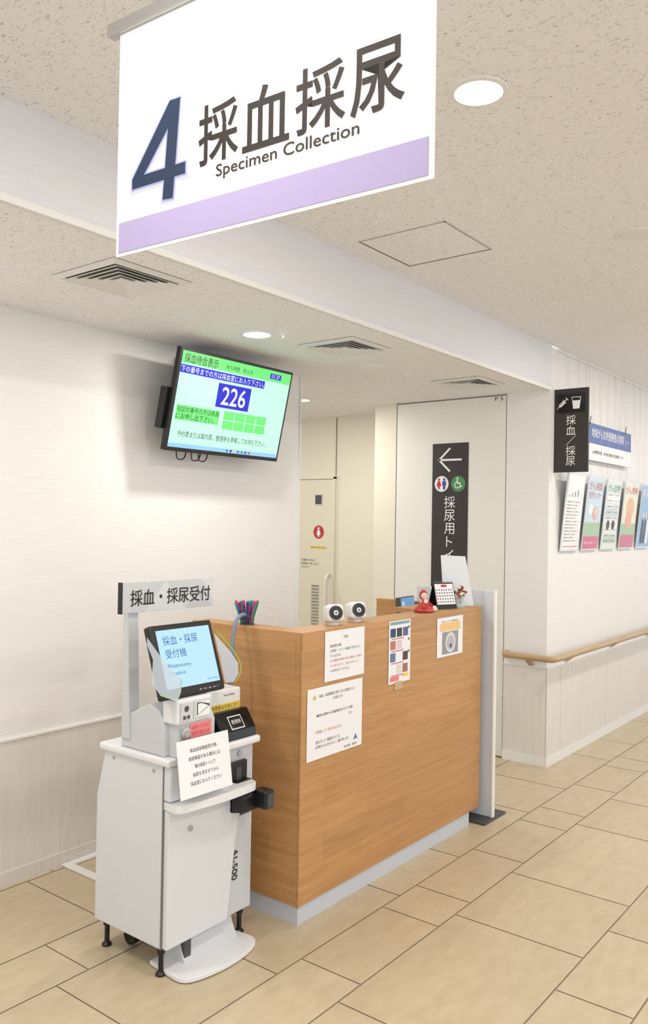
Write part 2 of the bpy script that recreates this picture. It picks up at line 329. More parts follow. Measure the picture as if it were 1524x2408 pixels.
# ---------------- television ----------------
g=grp('wall_television',(3.07,3.05,2.13))
up=Vector((0,2.93-3.04,2.376-1.889)); W=.826; H=up.length
fr=Fr((2.661,3.04,1.889),(1,0,0),up,g)
fr.box('bezel',0,W,0,H,-.03,-.001,BLK,.004); fr.box('back_housing',.06,W-.06,.05,H-.05,-.065,-.028,BLK,.01)
E=lambda n_,c,s=1.0: mat(n_,c,.4,emit=s)
S0=E('tv_bg',(196,255,226)); SG=E('tv_green',(112,232,120)); SB=E('tv_blue',(24,28,200)); SW=E('tv_white',(245,250,255)); SK=mat('tv_black',(10,20,14),.6); ST=E('tv_taskbar',(150,205,240))
a0,a1,b0,b1=.016,W-.016,.02,H-.014
fr.rect('screen',a0,a1,b0,b1,.0004,S0)
w=a1-a0; h=b1-b0
def R(n_,u0,u1,v0,v1,m,c=.0012): fr.rect(n_,a0+u0*w,a0+u1*w,b1-v1*h,b1-v0*h,c,m)
def T(s_,u0,u1,v0,v1,m,c=.0026,bold=0): fr.text(s_,a0+u0*w,a0+u1*w,b1-v1*h,b1-v0*h,c,m,bold)
R('title_band',0,1,0,.125,SG); T('採血待合表示',.02,.30,.02,.115,SK,bold=.006); T('待ち時間　約 5 分',.37,.62,.05,.10,SK); R('clock_box',.79,.90,.035,.095,SB,.002); T('15 27',.805,.885,.045,.085,SW,.0034)
R('blue_band',0,.75,.14,.225,SB); T('下の番号までの方は採血室にお入り下さい。',.005,.745,.15,.215,SW)
R('number_box',.335,.635,.255,.515,SB); T('226',.375,.595,.285,.485,SW,bold=.01)
R('label_box',.02,.385,.555,.71,SG); T('右記の番号の方は係員',.025,.38,.565,.625,SK); T('にお申し出下さい。',.025,.345,.635,.70,SK)
for i in range(4):
    for j in range(2): R('slot_%d_%d'%(i,j),.425+i*.102,.52+i*.102,.545+j*.105,.64+j*.105,SG)
T('予約票または案内票、整理券を準備してお待ち下さい。',.06,.86,.82,.885,SK)
R('taskbar',0,1,.955,1,ST)
for i,c in enumerate((BLUE,SK,YEL,BLUE,GREEN,SB,RED)): R('icon_%d'%i,.50+i*.035,.515+i*.035,.965,.99,c,.002)
box('mount_plate',2.85,3.25,3.17,3.1995,1.98,2.30,BLK,g,.003)
prism('mount_arm',[(3.18,2.05),(3.18,2.26),(3.0,2.30),(3.04,2.06)],'x',2.98,3.02,BLK,g); prism('mount_arm2',[(3.18,2.05),(3.18,2.26),(3.0,2.30),(3.04,2.06)],'x',3.12,3.16,BLK,g)
fr.box('side_speaker',-.02,.03,.10,.30,-.075,-.03,BLK,.003)
box('top_bracket',2.86,3.0,2.96,3.18,2.37,2.385,BLK,g)
for k_,xx in enumerate((2.78,2.88,2.93)):
    tube('cable_%d'%k_,[(xx,3.08,1.93),(xx+.01,3.10,1.87),(xx+.05,3.12,1.855),(xx+.10,3.12,1.87),(xx+.11,3.13,1.94)],.003,BLK,g)
# ---------------- reception desk ----------------
g=grp('reception_counter',(3.2,2.3,0))
box('front_panel',2.48,3.98,2.02,2.05,.07,1.125,OAK,g,.002)
box('left_panel',2.48,2.51,2.0502,2.63,.07,1.125,OAK,g,.002); box('right_panel',3.95,3.98,2.0502,2.67,.07,1.125,OAK,g,.002)
box('front_ledge',2.512,3.948,2.0502,2.15,1.10,1.1245,OAKB,g,.001); box('left_ledge',2.5102,2.58,2.1502,2.63,1.10,1.1245,OAKB,g,.001); box('right_ledge',3.60,3.948,2.1502,2.32,1.10,1.1245,OAKB,g,.001)
box('worktop',2.512,3.948,2.0502,2.66,.71,.74,WHITE,g,.002)
box('plinth_front',2.487,3.88,2.026,2.05,0,.07,GRAYT,g); box('plinth_left',2.487,2.51,2.05,2.62,0,.07,GRAYT,g); box('plinth_right',3.86,3.88,2.05,2.62,0,.07,GRAYT,g); box('drawer_unit',2.9,3.3,2.1,2.6,0,.71,WHITE,g)
box('edge_strip',2.477,2.483,2.017,2.023,.07,1.125,OAKB,g)
# notices on desk front
def notice(x0,x1,z0,z1,rot=0,name='paper_notice',y=2.018):
    g=grp(name,((x0+x1)/2,y,(z0+z1)/2)); r=Vector((math.cos(rot),0,math.sin(rot))); u=Vector((-math.sin(rot),0,math.cos(rot)))
    fr=Fr((x0,y,z0),r,u,g); fr.rect('sheet',0,x1-x0,0,z1-z0,0,WPAP); return fr,x1-x0,z1-z0
TB=mat('ink_gray',(80,80,84),.7); TR=mat('ink_red',(205,110,110),.7); TBL=mat('ink_blue',(80,110,170),.7)
fr,w_,h_=notice(2.624,2.898,.915,1.116)
def L(s_,u0,u1,v,hh,m,b=0): fr.text(s_,u0*w_,u1*w_,h_*(1-v)-hh,h_*(1-v),.0012,m,b)
L('ご案内',.43,.57,.12,.012,TB);L('採血受付後',.12,.40,.27,.012,INK);L('①問診・エコー検査が予定され',.12,.88,.37,.012,TBL);L('ている方は、',.12,.40,.47,.012,TB);L('②心電図は検査の後に検査をご案内',.12,.92,.57,.011,TR);L('できますので、窓口スタッフ',.12,.84,.67,.012,TR);L('へお声がけください。',.12,.62,.77,.012,TB)
fr,w_,h_=notice(2.517,2.888,.618,.900)
L('採血・採尿検査を受けられる患者さんへ',.20,.86,.10,.013,TB);L('お知らせ',.45,.62,.17,.013,TB);L('●複数の診療科からの検査依頼が出されている場合',.16,.82,.37,.012,INK);L('など',.74,.80,.45,.012,TB);L('受付機にエラー表示が出されます。',.15,.62,.60,.013,TR);L('受付スタッフ、検温室スタッフに',.15,.58,.74,.013,INK);L('お声掛けいただきますよう、お願い致します。',.15,.75,.81,.012,INK);L('総合病院　検査部',.66,.90,.93,.010,TB)
fr.disc('flower_mark',.045,.245,.010,.001,YEL); fr.disc('flower_core',.045,.245,.005,.002,mat('lt_blue',(150,190,230))); fr.poly('bird_mark',[(.31,.03),(.325,.055),(.34,.03),(.325,.036)],.001,TBL)
fr,w_,h_=notice(3.088,3.268,.838,1.118)
fr.rect('header',.01,.17,.262,.275,.001,mat('teal',(120,170,180)))
cols=[(50,70,110),(60,60,70),(90,100,150),(190,120,110),(220,200,200),(100,120,160),(90,60,70),(220,215,205),(160,110,110)]
k_=0
for j in range(4):
    for i in range(3):
        if (i+j)%4==3: continue
        fr.rect('photo_%d'%k_,.012+i*.052,.054+i*.052,.207-j*.055,.246-j*.055,.001,mat('ph%d'%(k_%9),cols[k_%9],.6)); k_+=1
for j in range(4): fr.rect('bar_%d'%j,.02,.12,.198-j*.055,.2015-j*.055,.002,TR)
fr.rect('red_box',.115,.165,.022,.036,.001,YEL); fr.rect('pink_box',.012,.085,.01,.03,.001,PINK)
for j,b in enumerate((.225,.17,.115)): fr.disc('dot_%d'%j,.165,b+.02,.006,.002,GREEN)
fr.rect('clear_tape',.05,.11,-.03,.006,.0014,mat('tape',(225,200,160),.3,alpha=.6))
fr,w_,h_=notice(3.512,3.77,.905,1.097)
fr.rect('orange_box',.03,.23,.125,.165,.001,mat('lt_orange',(236,196,130))); L('－新しいトイレの使用方法－',.15,.85,.08,.010,INK)
L('便座の中央に座り、矢印の所まで',.16,.84,.20,.010,TB); fr.rect('photo',.05,.21,.012,.12,.001,mat('photo_gray',(150,150,156))); fr.disc('bowl_ring',.13,.066,.05,.002,mat('lt_gray',(215,215,220))); fr.disc('bowl',.13,.066,.034,.003,mat('mid_gray',(180,182,190))); fr.disc('drain',.13,.05,.010,.004,DG)
# ---------------- items on counter ----------------
ZT=1.125
def speaker(x,y,ang):
    g=grp('desktop_speaker',(x,y,ZT)); s=.038
    r=Vector((math.cos(ang),math.sin(ang),0)); tilt=.22
    n=Vector((math.sin(ang),-math.cos(ang),0)); n=(n*math.cos(tilt)+Vector((0,0,1))*math.sin(tilt)); u=n.cross(r)
    fr=Fr((x,y,ZT+.045),r,u if u.z>0 else -u,g)
    b=fr.box('body',-s,s,-s,s,-s,s,KW2,.018); b.modifiers['bevel'].segments=5
    for p in b.data.polygons: p.use_smooth=True
    c=fr.pt(0,0,s-.001)
    lathe('bezel_ring',[(.030,0),(.030,.003),(.026,.003),(.024,.001)],c,fr.n,DG,g); lathe('cone',[(.027,.0005),(.026,.002),(.014,.0022),(.008,.004),(.0,.005)],c,fr.n,BLK,g)
    lathe('ring_accent',[(.011,.0035),(.009,.0045)],c,fr.n,mat('cone_white',(210,220,225)),g)
    cyl('foot',(x,y,ZT),(x,y,ZT+.014),.026,KW2,g)
speaker(2.785,2.10,-.62); speaker(2.945,2.10,-.55)
# pen cup with fan of pens
g=grp('pen_cup',(2.535,2.36,ZT))
for zz in (0.003,.03,.055): tube('ring_%d'%int(zz*1000),[(2.535+.03*math.cos(a*.785),2.36+.03*math.sin(a*.785),ZT+zz) for a in range(8)],.0015,DG,g,True)
for i in range(12):
    a=i*math.pi/6; cyl('wire_%d'%i,(2.535+.029*math.cos(a),2.36+.029*math.sin(a),ZT),(2.535+.029*math.cos(a),2.36+.029*math.sin(a),ZT+.055),.001,DG,g,6)
cyl('base',(2.535,2.36,ZT),(2.535,2.36,ZT+.003),.03,DG,g)
pc=[(200,40,90),(30,90,170),(20,150,150),(220,50,120),(40,60,150),(30,140,90),(230,80,140),(20,110,190)]
for i in range(42):
    a=random.random()*6.28; rr=random.random()**.5; b=(2.535+.022*rr*math.cos(a),2.36+.022*rr*math.sin(a),ZT+.005); t=(2.535+.052*rr*math.cos(a),2.36+.052*rr*math.sin(a),ZT+.08+.02*random.random())
    cyl('pen_%d'%i,b,t,.0036,mat('pen%d'%(i%8),pc[i%8],.35),g,8)
# small doll
g=grp('cloth_doll',(3.50,2.085,ZT)); RC=mat('doll_red',(188,64,56),.8,var=.3,vscale=90); SKN=mat('doll_skin',(236,208,190),.7); DP=mat('doll_cream',(232,214,204),.8)
lathe('skirt',[(.0,0),(.048,.002),(.050,.010),(.040,.024),(.024,.036),(.016,.048)],(3.50,2.085,ZT),(0,0,1),RC,g)
lathe('torso',[(.016,.036),(.019,.050),(.016,.060),(.009,.066)],(3.50,2.085,ZT),(0,0,1),DP,g)
lathe('hood',[(.0,-.022),(.013,-.018),(.020,-.008),(.021,.004),(.016,.016),(.007,.025),(.0,.028)],(3.50,2.09,ZT+.082),(0,0,1),RC,g)
lathe('face',[(.016,-.002),(.014,.006),(.008,.010),(0,.011)],(3.489,2.078,ZT+.08),(-.7,-.75,0),SKN,g)
for s in (-1,1):
    tube('arm_%d'%s,[(3.50+s*.014,2.085,ZT+.058),(3.50+s*.032,2.075,ZT+.044),(3.50+s*.040,2.06,ZT+.024)],.006,RC,g)
    cyl('eye_%d'%s,(3.482+s*.005,2.0695-s*.004,ZT+.083),(3.481+s*.005,2.0685-s*.004,ZT+.083),.0015,BLK,g,8)
tube('leg_a',[(3.49,2.07,ZT+.011),(3.53,2.056,ZT+.011),(3.565,2.056,ZT+.012)],.010,DP,g); tube('leg_b',[(3.48,2.07,ZT+.011),(3.45,2.056,ZT+.011)],.010,RC,g)
for i in range(7): lathe('dot_%d'%i,[(0,-.003),(.004,0),(0,.003)],(3.50+.047*math.cos(3.3+i*.33),2.085+.047*math.sin(3.3+i*.33),ZT+.012),(0,0,1),DP,g,8)
# tape roll
g=grp('tape_roll',(3.61,2.115,ZT)); lathe('roll',[(.012,0),(.03,0),(.03,.02),(.012,.02)],(3.61,2.115,ZT),(0,0,1),WPAP,g)
# desk calendar
g=grp('desk_calendar',(3.70,2.12,ZT)); d_=Vector((.92,-.39,0)).normalized(); b_=Vector((.39,.92,0)).normalized(); fr=Fr((3.655,2.10,ZT+.002),d_,Vector((0,0,1))+b_*.3,g)
fr.box('stand',0,.125,0,.135,-.004,0,BLK,.001); fr.rect('page',.005,.12,.022,.128,.0006,WPAP); fr.rect('red_title',.045,.08,.112,.124,.0014,RED)
for i in range(7):
    for j in range(5): fr.rect('day_%d_%d'%(i,j),.010+i*.0155,.017+i*.0155,.032+j*.0155,.038+j*.0155,.0014,RED if i==0 else TB)
bf=Fr(Vector((3.655,2.10,ZT))+b_*.085,-d_,Vector((0,0,1))-b_*.33,g); bf.box('stand_back',-.125,0,0,.128,-.003,0,BLK,.001)
for i in range(9): cyl('coil_%d'%i,fr.pt(.01+i*.013,.134,-.004),fr.pt(.01+i*.013,.140,.004),.002,MET,g,6)
# clear document stand (white sheet)
g=grp('acrylic_sheet_stand',(3.88,2.09,ZT)); fr=Fr((3.805,2.148,ZT+.001),(.86,-.51,0),(.0,.08,1),g)
fr.poly('sheet',[(.0,0),(.178,0),(.178,.02),(.145,.262),(-.002,.268)],0,mat('acrylic_white',(222,226,231),.2),.003)
prism('foot',[(3.81,2.147),(3.945,2.066),(3.945,2.11),(3.84,2.175)],'z',ZT-.0002,ZT+.003,mat('acrylic_white',(222,226,231)),g)
# glass bottle with flowers
g=grp('flower_bottle',(3.815,2.06,ZT)); GL=mat('clear_glass',(225,235,240),.05,alpha=.4); c=(3.815,2.06)
lathe('glass',[(.0,0),(.024,.0),(.030,.018),(.029,.036),(.018,.05),(.014,.06),(.017,.066)],(c[0],c[1],ZT),(0,0,1),GL,g)
for i in range(26):
    a=random.random()*6.28; r_=.030*random.random(); z=ZT+.066+random.random()*.045
    p=(c[0]+r_*math.cos(a),c[1]+r_*math.sin(a),z); q=mat(['fl_red','fl_cream','fl_green','fl_brown'][i%4],[(170,66,54),(226,206,176),(90,110,70),(130,80,60)][i%4],.7)
    lathe('blossom_%d'%i,[(0,-.008),(.007,-.005),(.010,0),(.006,.005),(0,.007)],p,(math.cos(a),math.sin(a),1.2),q,g,8)
    cyl('stem_%d'%i,(c[0]+r_*.4*math.cos(a),c[1]+r_*.4*math.sin(a),ZT+.02),p,.001,mat('fl_green',(90,110,70)),g,5)
# computer monitor on inner worktop
g=grp('computer_monitor',(3.82,2.42,.741)); fr=Fr((3.75,2.36,.875),(1,.12,0),(0,.08,1),g)
fr.box('bezel',0,.18,0,.285,-.03,0,DG,.003); fr.rect('screen',.004,.176,.012,.281,.0006,E('pc_blue',(120,165,215),.8)); fr.rect('window_white',.02,.05,.05,.262,.0014,E('pc_white',(200,220,235),.8))
box('neck',3.80,3.83,2.41,2.43,.751,.95,BLK,g); box('base',3.74,3.90,2.36,2.50,.7405,.752,BLK,g,.004)
# ---------------- freestanding partition board ----------------
g=grp('partition_board',(4.05,2.2,0)); BD=mat('board_white',(212,217,226),.4)
box('board',4.03,4.05,1.975,2.45,.01,1.205,BD,g,.003); box('edge',4.026,4.054,1.965,1.978,.01,1.208,TRIM,g,.002); box('base_plate',3.92,4.17,1.955,2.12,0,.01,DG,g,.002); box('base_plate_back',3.92,4.17,2.35,2.5,0,.01,DG,g,.002)
# ---------------- check-in kiosk ----------------
g=grp('check_in_kiosk',(2.1,2.3,0))
prism('cabinet',[(2.145,.10),(2.50,.10),(2.50,.55),(2.455,.72),(2.145,.72)],'x',1.90,2.335,KW,g,.004)
box('top_slab',1.885,2.345,2.10,2.475,.72,.748,KW2,g,.010,4)
box('seam',1.8992,1.905,2.1415,2.1440,.10,.72,GAP,g)
prism('front_door',[(1.905,.10),(2.20,.10),(2.225,.30),(2.268,.57),(1.905,.57)],'y',2.118,2.142,KW,g,.006)
box('upper_drawer',1.902,2.18,2.108,2.144,.60,.718,KW,g,.006)
box('right_column',2.20,2.337,2.135,2.146,.10,.72,KG,g,.002)
pts=chaikin([(1.905,2.15),(1.898,2.10),(1.900,2.062),(1.98,2.052),(2.10,2.038),(2.20,2.040),(2.272,2.045),(2.285,2.10),(2.275,2.15)])
prism('hand_shelf',pts,'z',.572,.598,KW2,g,.006,seg=3)
pts=chaikin([(1.94,2.24),(1.928,2.14),(1.922,2.06),(1.98,2.028),(2.10,2.01),(2.22,2.022),(2.295,2.055),(2.29,2.14),(2.27,2.24)])
prism('foot_plate',pts,'z',.004,.018,KW2,g,.004)
prism('foot_riser',[(2.24,.015),(2.125,.015),(2.15,.06),(2.17,.12),(2.24,.12)],'x',2.0,2.26,KG,g,.003)
box('foot_slot',2.005,2.035,2.135,2.158,.03,.10,DG,g)
for i,(x,y) in enumerate(((1.925,2.165),(1.935,2.47),(2.31,2.165),(2.31,2.47))):
    lathe('leveling_foot_%d'%i,[(.018,0),(.018,.006),(.009,.014),(.009,.075),(.014,.075),(.014,.1)],(x,y,0),(0,0,1),BLK,g,16)
cyl('caster',(1.98,2.40,.035),(2.01,2.40,.035),.03,BLK,g)
cyl('door_lock',(2.005,2.118,.487),(2.005,2.112,.487),.010,MET,g); cyl('column_lock',(2.262,2.136,.69),(2.262,2.128,.69),.011,MET,g)
for i,(y,z) in enumerate(((2.405,.70),(2.19,.695))): cyl('side_screw_%d'%i,(1.9,y,z),(1.897,y,z),.006,MET,g,14)
fr=Fr((0,2.134,0),(1,0,0),(0,0,1),g)
vr=Fr((2.247,2.1335,.34),(0,0,-1),(1,0,0),g); vr.text('AI-500',0,.115,-.015,.015,.001,INK,.01)
fr.text('Terno Medics',2.215,2.325,.455,.466,.0015,INK,.005)
# black holder
box('holder_plate',2.200,2.290,2.118,2.134,.485,.665,BLK,g,.003); box('holder_hole',2.230,2.257,2.116,2.119,.60,.645,DG,g)
prism('holder_scoop',[(2.118,.485),(2.118,.60),(2.09,.60),(2.05,.55),(2.05,.50)],'x',2.205,2.285,BLK,g,.003)
box('holder_cup',2.262,2.312,2.0,2.06,.505,.572,BLK,g,.006); box('holder_cup_face',2.270,2.304,1.995,2.001,.514,.562,DG,g)
# pedestal housing
prism('housing',[(2.14,.748),(2.37,.748),(2.37,.80),(2.35,.86),(2.22,.92),(2.17,.90),(2.14,.84)],'x',1.90,2.14,KG,g,.006)
prism('pole',[(2.315,.78),(2.36,.78),(2.36,1.23),(2.335,1.23)],'x',1.893,1.940,KG,g,.003)
box('monitor_neck',1.96,2.05,2.16,2.24,.88,1.06,KG,g,.006)
# header sign
sg=Fr((1.851,2.318,1.222),(1,0,0),(0,0,1),g)
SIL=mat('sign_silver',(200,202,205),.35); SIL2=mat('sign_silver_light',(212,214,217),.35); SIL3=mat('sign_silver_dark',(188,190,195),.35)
sg.box('header_panel',0,.444,0,.110,-.012,0,SIL,.002); sg.box('header_end_cap',-.006,.002,0,.110,-.014,.002,BLK)
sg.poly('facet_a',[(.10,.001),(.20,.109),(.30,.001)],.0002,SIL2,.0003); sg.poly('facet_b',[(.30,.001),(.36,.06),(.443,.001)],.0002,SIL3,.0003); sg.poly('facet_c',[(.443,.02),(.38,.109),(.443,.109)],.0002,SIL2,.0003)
sg.text('採血・採尿受付',.037,.425,.024,.082,.002,INK,.006)
# touch monitor
up=Vector((0,2.179-2.096,1.189-.949)); mf=Fr((1.856,2.096,.953),(1,0,0),up,g); mh=up.length; mw=.290
mf.box('monitor_body',0,mw,0,mh,-.035,0,BLK,.008); mf.box('monitor_back',.02,mw-.02,.03,mh-.03,-.06,-.03,BLK,.01)
KS=E('kiosk_screen',(180,222,250),1.0); KT=mat('kiosk_screen_text',(40,110,200),.6,emit=.6)
mf.rect('screen',.022,mw-.020,.032,mh-.020,.0004,KS)
for s_,u0,u1,v0,v1 in (('採血・採尿',.045,.205,.180,.212),('受付機',.045,.140,.135,.166),('Phlebotomy',.045,.150,.098,.115),('Check-in',.045,.120,.076,.090)):
    mf.text(s_,u0,u1,v0,v1,.0014,KT)
mf.text('Terno Medics',.21,.265,.042,.048,.0014,KT)
mf.rect('status_bar',.16,.26,.012,.016,.0004,DG)
for i in range(4): mf.disc('button_%d'%i,.17+i*.022,.014,.003,.001,MET,12)
# privacy wings
AC=mat('acrylic_gray',(205,214,222),.15,alpha=.5); NE=mat('edge_green_glow',(190,245,80),.3,emit=.5)  # green edge glow is emission put into the material; acrylic is no lamp
lw=Fr(mf.pt(-.014,0,.004),(.62,-.78,0),up,g); lp=[(.0,.02),(.05,.0),(.07,.03),(.082,.075),(.058,.10),(.045,.115),(-.005,.215),(-.01,.19),(.0,.14),(-.02,.06)]
lw.poly('wing_left',lp,0,AC,.003); tube('wing_left_edge',[lw.pt(a,b,.0015) for a,b in lp[0:4]],.0015,NE,g)
rw=Fr(mf.pt(mw+.002,0,0),(.80,-.60,0),up,g); rp=[(0,.02),(.03,.02),(.055,.05),(.062,.09),(.045,.13),(.0,.20)]
rw.poly('wing_right',rp,0,AC,.003); tube('wing_right_edge',[rw.pt(a,b,.0015) for a,b in ((.01,.21),(.05,.15),(.075,.09),(.06,.04),(.035,.02))],.0016,NE,g)
# card reader
box('card_reader',1.905,2.068,2.085,2.16,.862,.948,KW2,g,.008,3)
cr=Fr((1.905,2.085,.862),(1,0,0),(0,0,1),g)
cr.box('reader_left',.012,.062,.010,.074,0,.006,KG,.003); cr.disc('reader_lens',.037,.053,.010,.0065,DG); cr.rect('reader_icon',.022,.034,.018,.030,.0065,DG); cr.rect('reader_icon2',.040,.052,.018,.030,.0065,DG)
cr.box('reader_window',.072,.152,.010,.074,0,.004,KG,.002); cr.poly('reader_mirror',[(.080,.018),(.146,.018),(.146,.068),(.080,.068)],.0045,mat('mirror',(235,238,242),.1)); cr.poly('reader_wedge',[(.085,.022),(.145,.048),(.145,.055),(.10,.066),(.085,.066)],.0055,DG)
cr.poly('reader_wedge2',[(.089,.026),(.140,.049),(.105,.062),(.089,.062)],.0065,WPAP)
box('label_support',1.92,2.08,2.09,2.16,.748,.862,KG,g,.004)
pk=Fr((1.968,2.088,.808),(1,0,.0),(0,0,1),g); pk.rect('pink_label',0,.10,0,.05,0,PINK); pk.text('お待ちください',.008,.092,.028,.042,.001,RED); pk.text('音声が流れます',.008,.092,.008,.022,.001,RED)
lathe('coin_lock',[(.019,0),(.019,.008),(.012,.010),(.012,.014)],(1.942,2.085,.832),(0,-1,0),MET,g)
box('coin_lock_plate',1.920,1.962,2.082,2.091,.79,.856,MET,g,.002)
# ticket printer
box('ticket_printer',2.15,2.325,2.19,2.42,.748,.92,KW2,g,.008,3)
tp=Fr((2.15,2.19,.748),(1,0,0),(0,0,1),g); tp.rect('yellow_label',.01,.17,.098,.122,0,YEL); tp.text('整理券は手前に引く',.016,.164,.102,.118,.001,INK); tp.text('Terno Medics',.08,.14,.148,.156,.001,INK)
prism('ticket_scoop',[(2.115,.748),(2.19,.748),(2.19,.845),(2.165,.845),(2.12,.78)],'x',2.155,2.335,BLK2,g,.004)
ts=Fr((2.155,2.12,.78),(1,0,0),(0,.045,.065),g); ts.rect('ticket_slip',.055,.125,.006,.058,.001,WPAP); ts.rect('ticket_inner',.059,.121,.010,.054,.002,BLK); ts.text('整理券',.066,.114,.026,.042,.0032,WT)
# taped note
nf=Fr((1.882,2.035,.628),(1,0,-.01),(0,.15,1),g); nf.rect('note_sheet',0,.243,0,.190,0,WPAP)
for i,s_ in enumerate(('採血採尿検査受付後、','採尿検査がある場合には','隣の採尿トイレで','採尿を済ませてから','採血室にお入りください')):
    wd=(.130,.148,.095,.12,.145)[i]; nf.text(s_,.122-wd/2,.122+wd/2,.145-i*.027,.159-i*.027,.0012,INK,.0)
tube('gray_hose',[(2.37,2.30,.80),(2.385,2.30,.98),(2.40,2.31,1.10),(2.44,2.33,1.16),(2.50,2.345,1.175),(2.56,2.36,1.145),(2.565,2.365,1.13)],.008,mat('hose_gray',(120,135,155),.5),None)
# ---------------- handrail ----------------
g=grp('handrail',(5.5,2.08,.7))
def rail(name,p):
    c=bpy.data.curves.new(name,'CURVE'); c.dimensions='3D'; c.bevel_depth=.021; c.bevel_resolution=4; c.use_fill_caps=True
    s=c.splines.new('NURBS'); s.points.add(len(p)-1)
    for i,q in enumerate(p): s.points[i].co=tuple(q)+(1,)
    s.use_endpoint_u=True; s.order_u=3; c.materials.append(RAIL); o=bpy.data.objects.new(name,c); sc.collection.objects.link(o); o.parent=g; o.matrix_parent_inverse=Matrix.Translation(-Vector(g.location))
rail('rail',[(5.135,2.415,.705),(5.07,2.41,.705),(5.065,2.36,.705),(5.065,2.25,.705),(5.065,2.12,.705),(5.068,2.072,.705),(5.11,2.065,.705),(5.3,2.065,.705),(7,2.065,.705),(10.6,2.065,.705)])
for i,x in enumerate((5.45,6.35,7.25,8.15,9.05,9.95)): prism('bracket_%d'%i,[(2.065,.70),(2.127,.66),(2.127,.642),(2.06,.69)],'x',x-.02,x+.02,RAIL,g)
prism('bracket_column',[(5.065,.70),(5.127,.66),(5.127,.642),(5.06,.69)],'y',2.22,2.26,RAIL,g)
# ---------------- door vertical sign ----------------
g=grp('toilet_direction_sign',(5.13,2.86,1.5)); fr=Fr((5.138,0,0),(0,-1,0),(0,0,1),g)
fr.box('panel',-3.008,-2.724,.95,2.128,-.003,0,SIGNB)
A=lambda pts,n_,m=WT: fr.poly(n_,pts,.0006,m)
A([(-2.958,2.018),(-2.775,2.018),(-2.775,2.004),(-2.958,2.004)],'arrow_shaft'); A([(-2.965,2.011),(-2.953,2.022),(-2.872,2.098),(-2.862,2.088),(-2.945,2.011)],'arrow_up'); A([(-2.965,2.011),(-2.945,2.011),(-2.862,1.934),(-2.872,1.924)],'arrow_down')
fr.disc('toilet_disc',-2.932,1.842,.056,.0006,WT); fr.disc('wheelchair_disc',-2.800,1.842,.056,.0006,GREEN)
for sx,m_ in ((-2.953,RED),(-2.911,mat('pict_blue',(50,70,150),.5))):
    fr.disc('head',sx,1.873,.009,.0014,m_)
    if m_ is RED: fr.poly('woman',[(sx-.008,1.862),(sx+.008,1.862),(sx+.020,1.826),(sx+.008,1.826),(sx+.007,1.806),(sx-.007,1.806),(sx-.008,1.826),(sx-.020,1.826)],.0014,m_)
    else: fr.poly('man',[(sx-.014,1.862),(sx+.014,1.862),(sx+.016,1.832),(sx+.010,1.832),(sx+.008,1.803),(sx-.008,1.803),(sx-.010,1.832),(sx-.016,1.832)],.0014,m_)
fr.disc('wc_head',-2.806,1.880,.007,.0014,WT); fr.poly('wc_body',[(-2.811,1.871),(-2.803,1.871),(-2.801,1.850),(-2.784,1.850),(-2.777,1.824),(-2.768,1.826),(-2.768,1.819),(-2.783,1.817),(-2.790,1.842),(-2.811,1.842)],.0014,WT)
n=20; pts=[(-2.806+.024*math.cos(math.radians(110+i*12)),1.833+.024*math.sin(math.radians(110+i*12))) for i in range(n)]; pts+=[(-2.806+.018*math.cos(math.radians(110+i*12)),1.833+.018*math.sin(math.radians(110+i*12))) for i in reversed(range(n))]
fr.poly('wc_wheel',pts,.0016,WT)
fr.vtext('採尿用トイレ',-2.866,1.755,.085,.0925,.0006,WT,.0)
# ---------------- blade sign ----------------
g=grp('projecting_room_sign',(5.22,2.03,2.2)); fr=Fr((5.215,0,0),(0,-1,0),(0,0,1),g)
box('panel',5.215,5.235,1.912,2.139,1.908,2.452,SIGNB,g,.002)
fr.rect('pictogram_field',-2.125,-1.935,2.295,2.42,.0004,BLK2)
d=Vector((.72,.69)); q=Vector((-.69,.72)); c0=Vector((-2.085,2.355))
def LP(a0,a1,b0,b1): return [tuple(c0+d*a+q*b) for a,b in ((a0,b0),(a1,b0),(a1,b1),(a0,b1))]
for n_,t in (('barrel',(-.022,.022,-.011,.011)),('needle',(-.048,-.022,-.0015,.0015)),('hub',(-.03,-.022,-.005,.005)),('plunger',(.022,.042,-.003,.003)),('plunger_end',(.042,.046,-.012,.012)),('flange',(.020,.024,-.016,.016))): fr.poly(n_,LP(*t),.0012,WT)
for a in (-.012,-.002,.008): fr.poly('tick',LP(a,a+.003,-.002,.011),.002,BLK2)
fr.poly('cup',[(-2.022,2.395),(-1.960,2.395),(-1.970,2.318),(-2.012,2.318)],.0012,WT); fr.poly('cup_hollow',[(-2.018,2.391),(-1.964,2.391),(-1.967,2.372),(-2.015,2.372)],.002,BLK2)
fr.vtext('採血／採尿',-2.026,2.278,.063,.0665,.0006,WT)
# ---------------- blue hanging sign ----------------
g=grp('hanging_notice_sign',(6.2,2.1,2.16)); fr=Fr((5.60,2.10,2.03),(1,0,0),(0,0,1),g)
fr.box('panel',0,1.07,0,.265,-.008,0,WPAP,.002); fr.rect('blue_field',.002,1.068,.12,.263,.0004,mat('sign_blue',(88,108,168),.5))
fr.text('JA長野厚生連は「地域がん',.0,.12,.19,.215,.0014,WT); fr.text('地域がん診療連携拠点病院',.20,.90,.165,.235,.0014,WT,.006); fr.text('です',.94,1.02,.175,.20,.0014,WT)
fr.text('JA長野厚生連　佐久総合病院 佐久医療センター',.22,.90,.045,.075,.0014,INK)
for a in (.15,.92): cyl('chain',fr.pt(a,.26,-.004),fr.pt(a,.695,-.004),.001,MET,g,6); cyl('hook',fr.pt(a,.25,.004),fr.pt(a+.02,.31,.004),.003,DG,g,6)
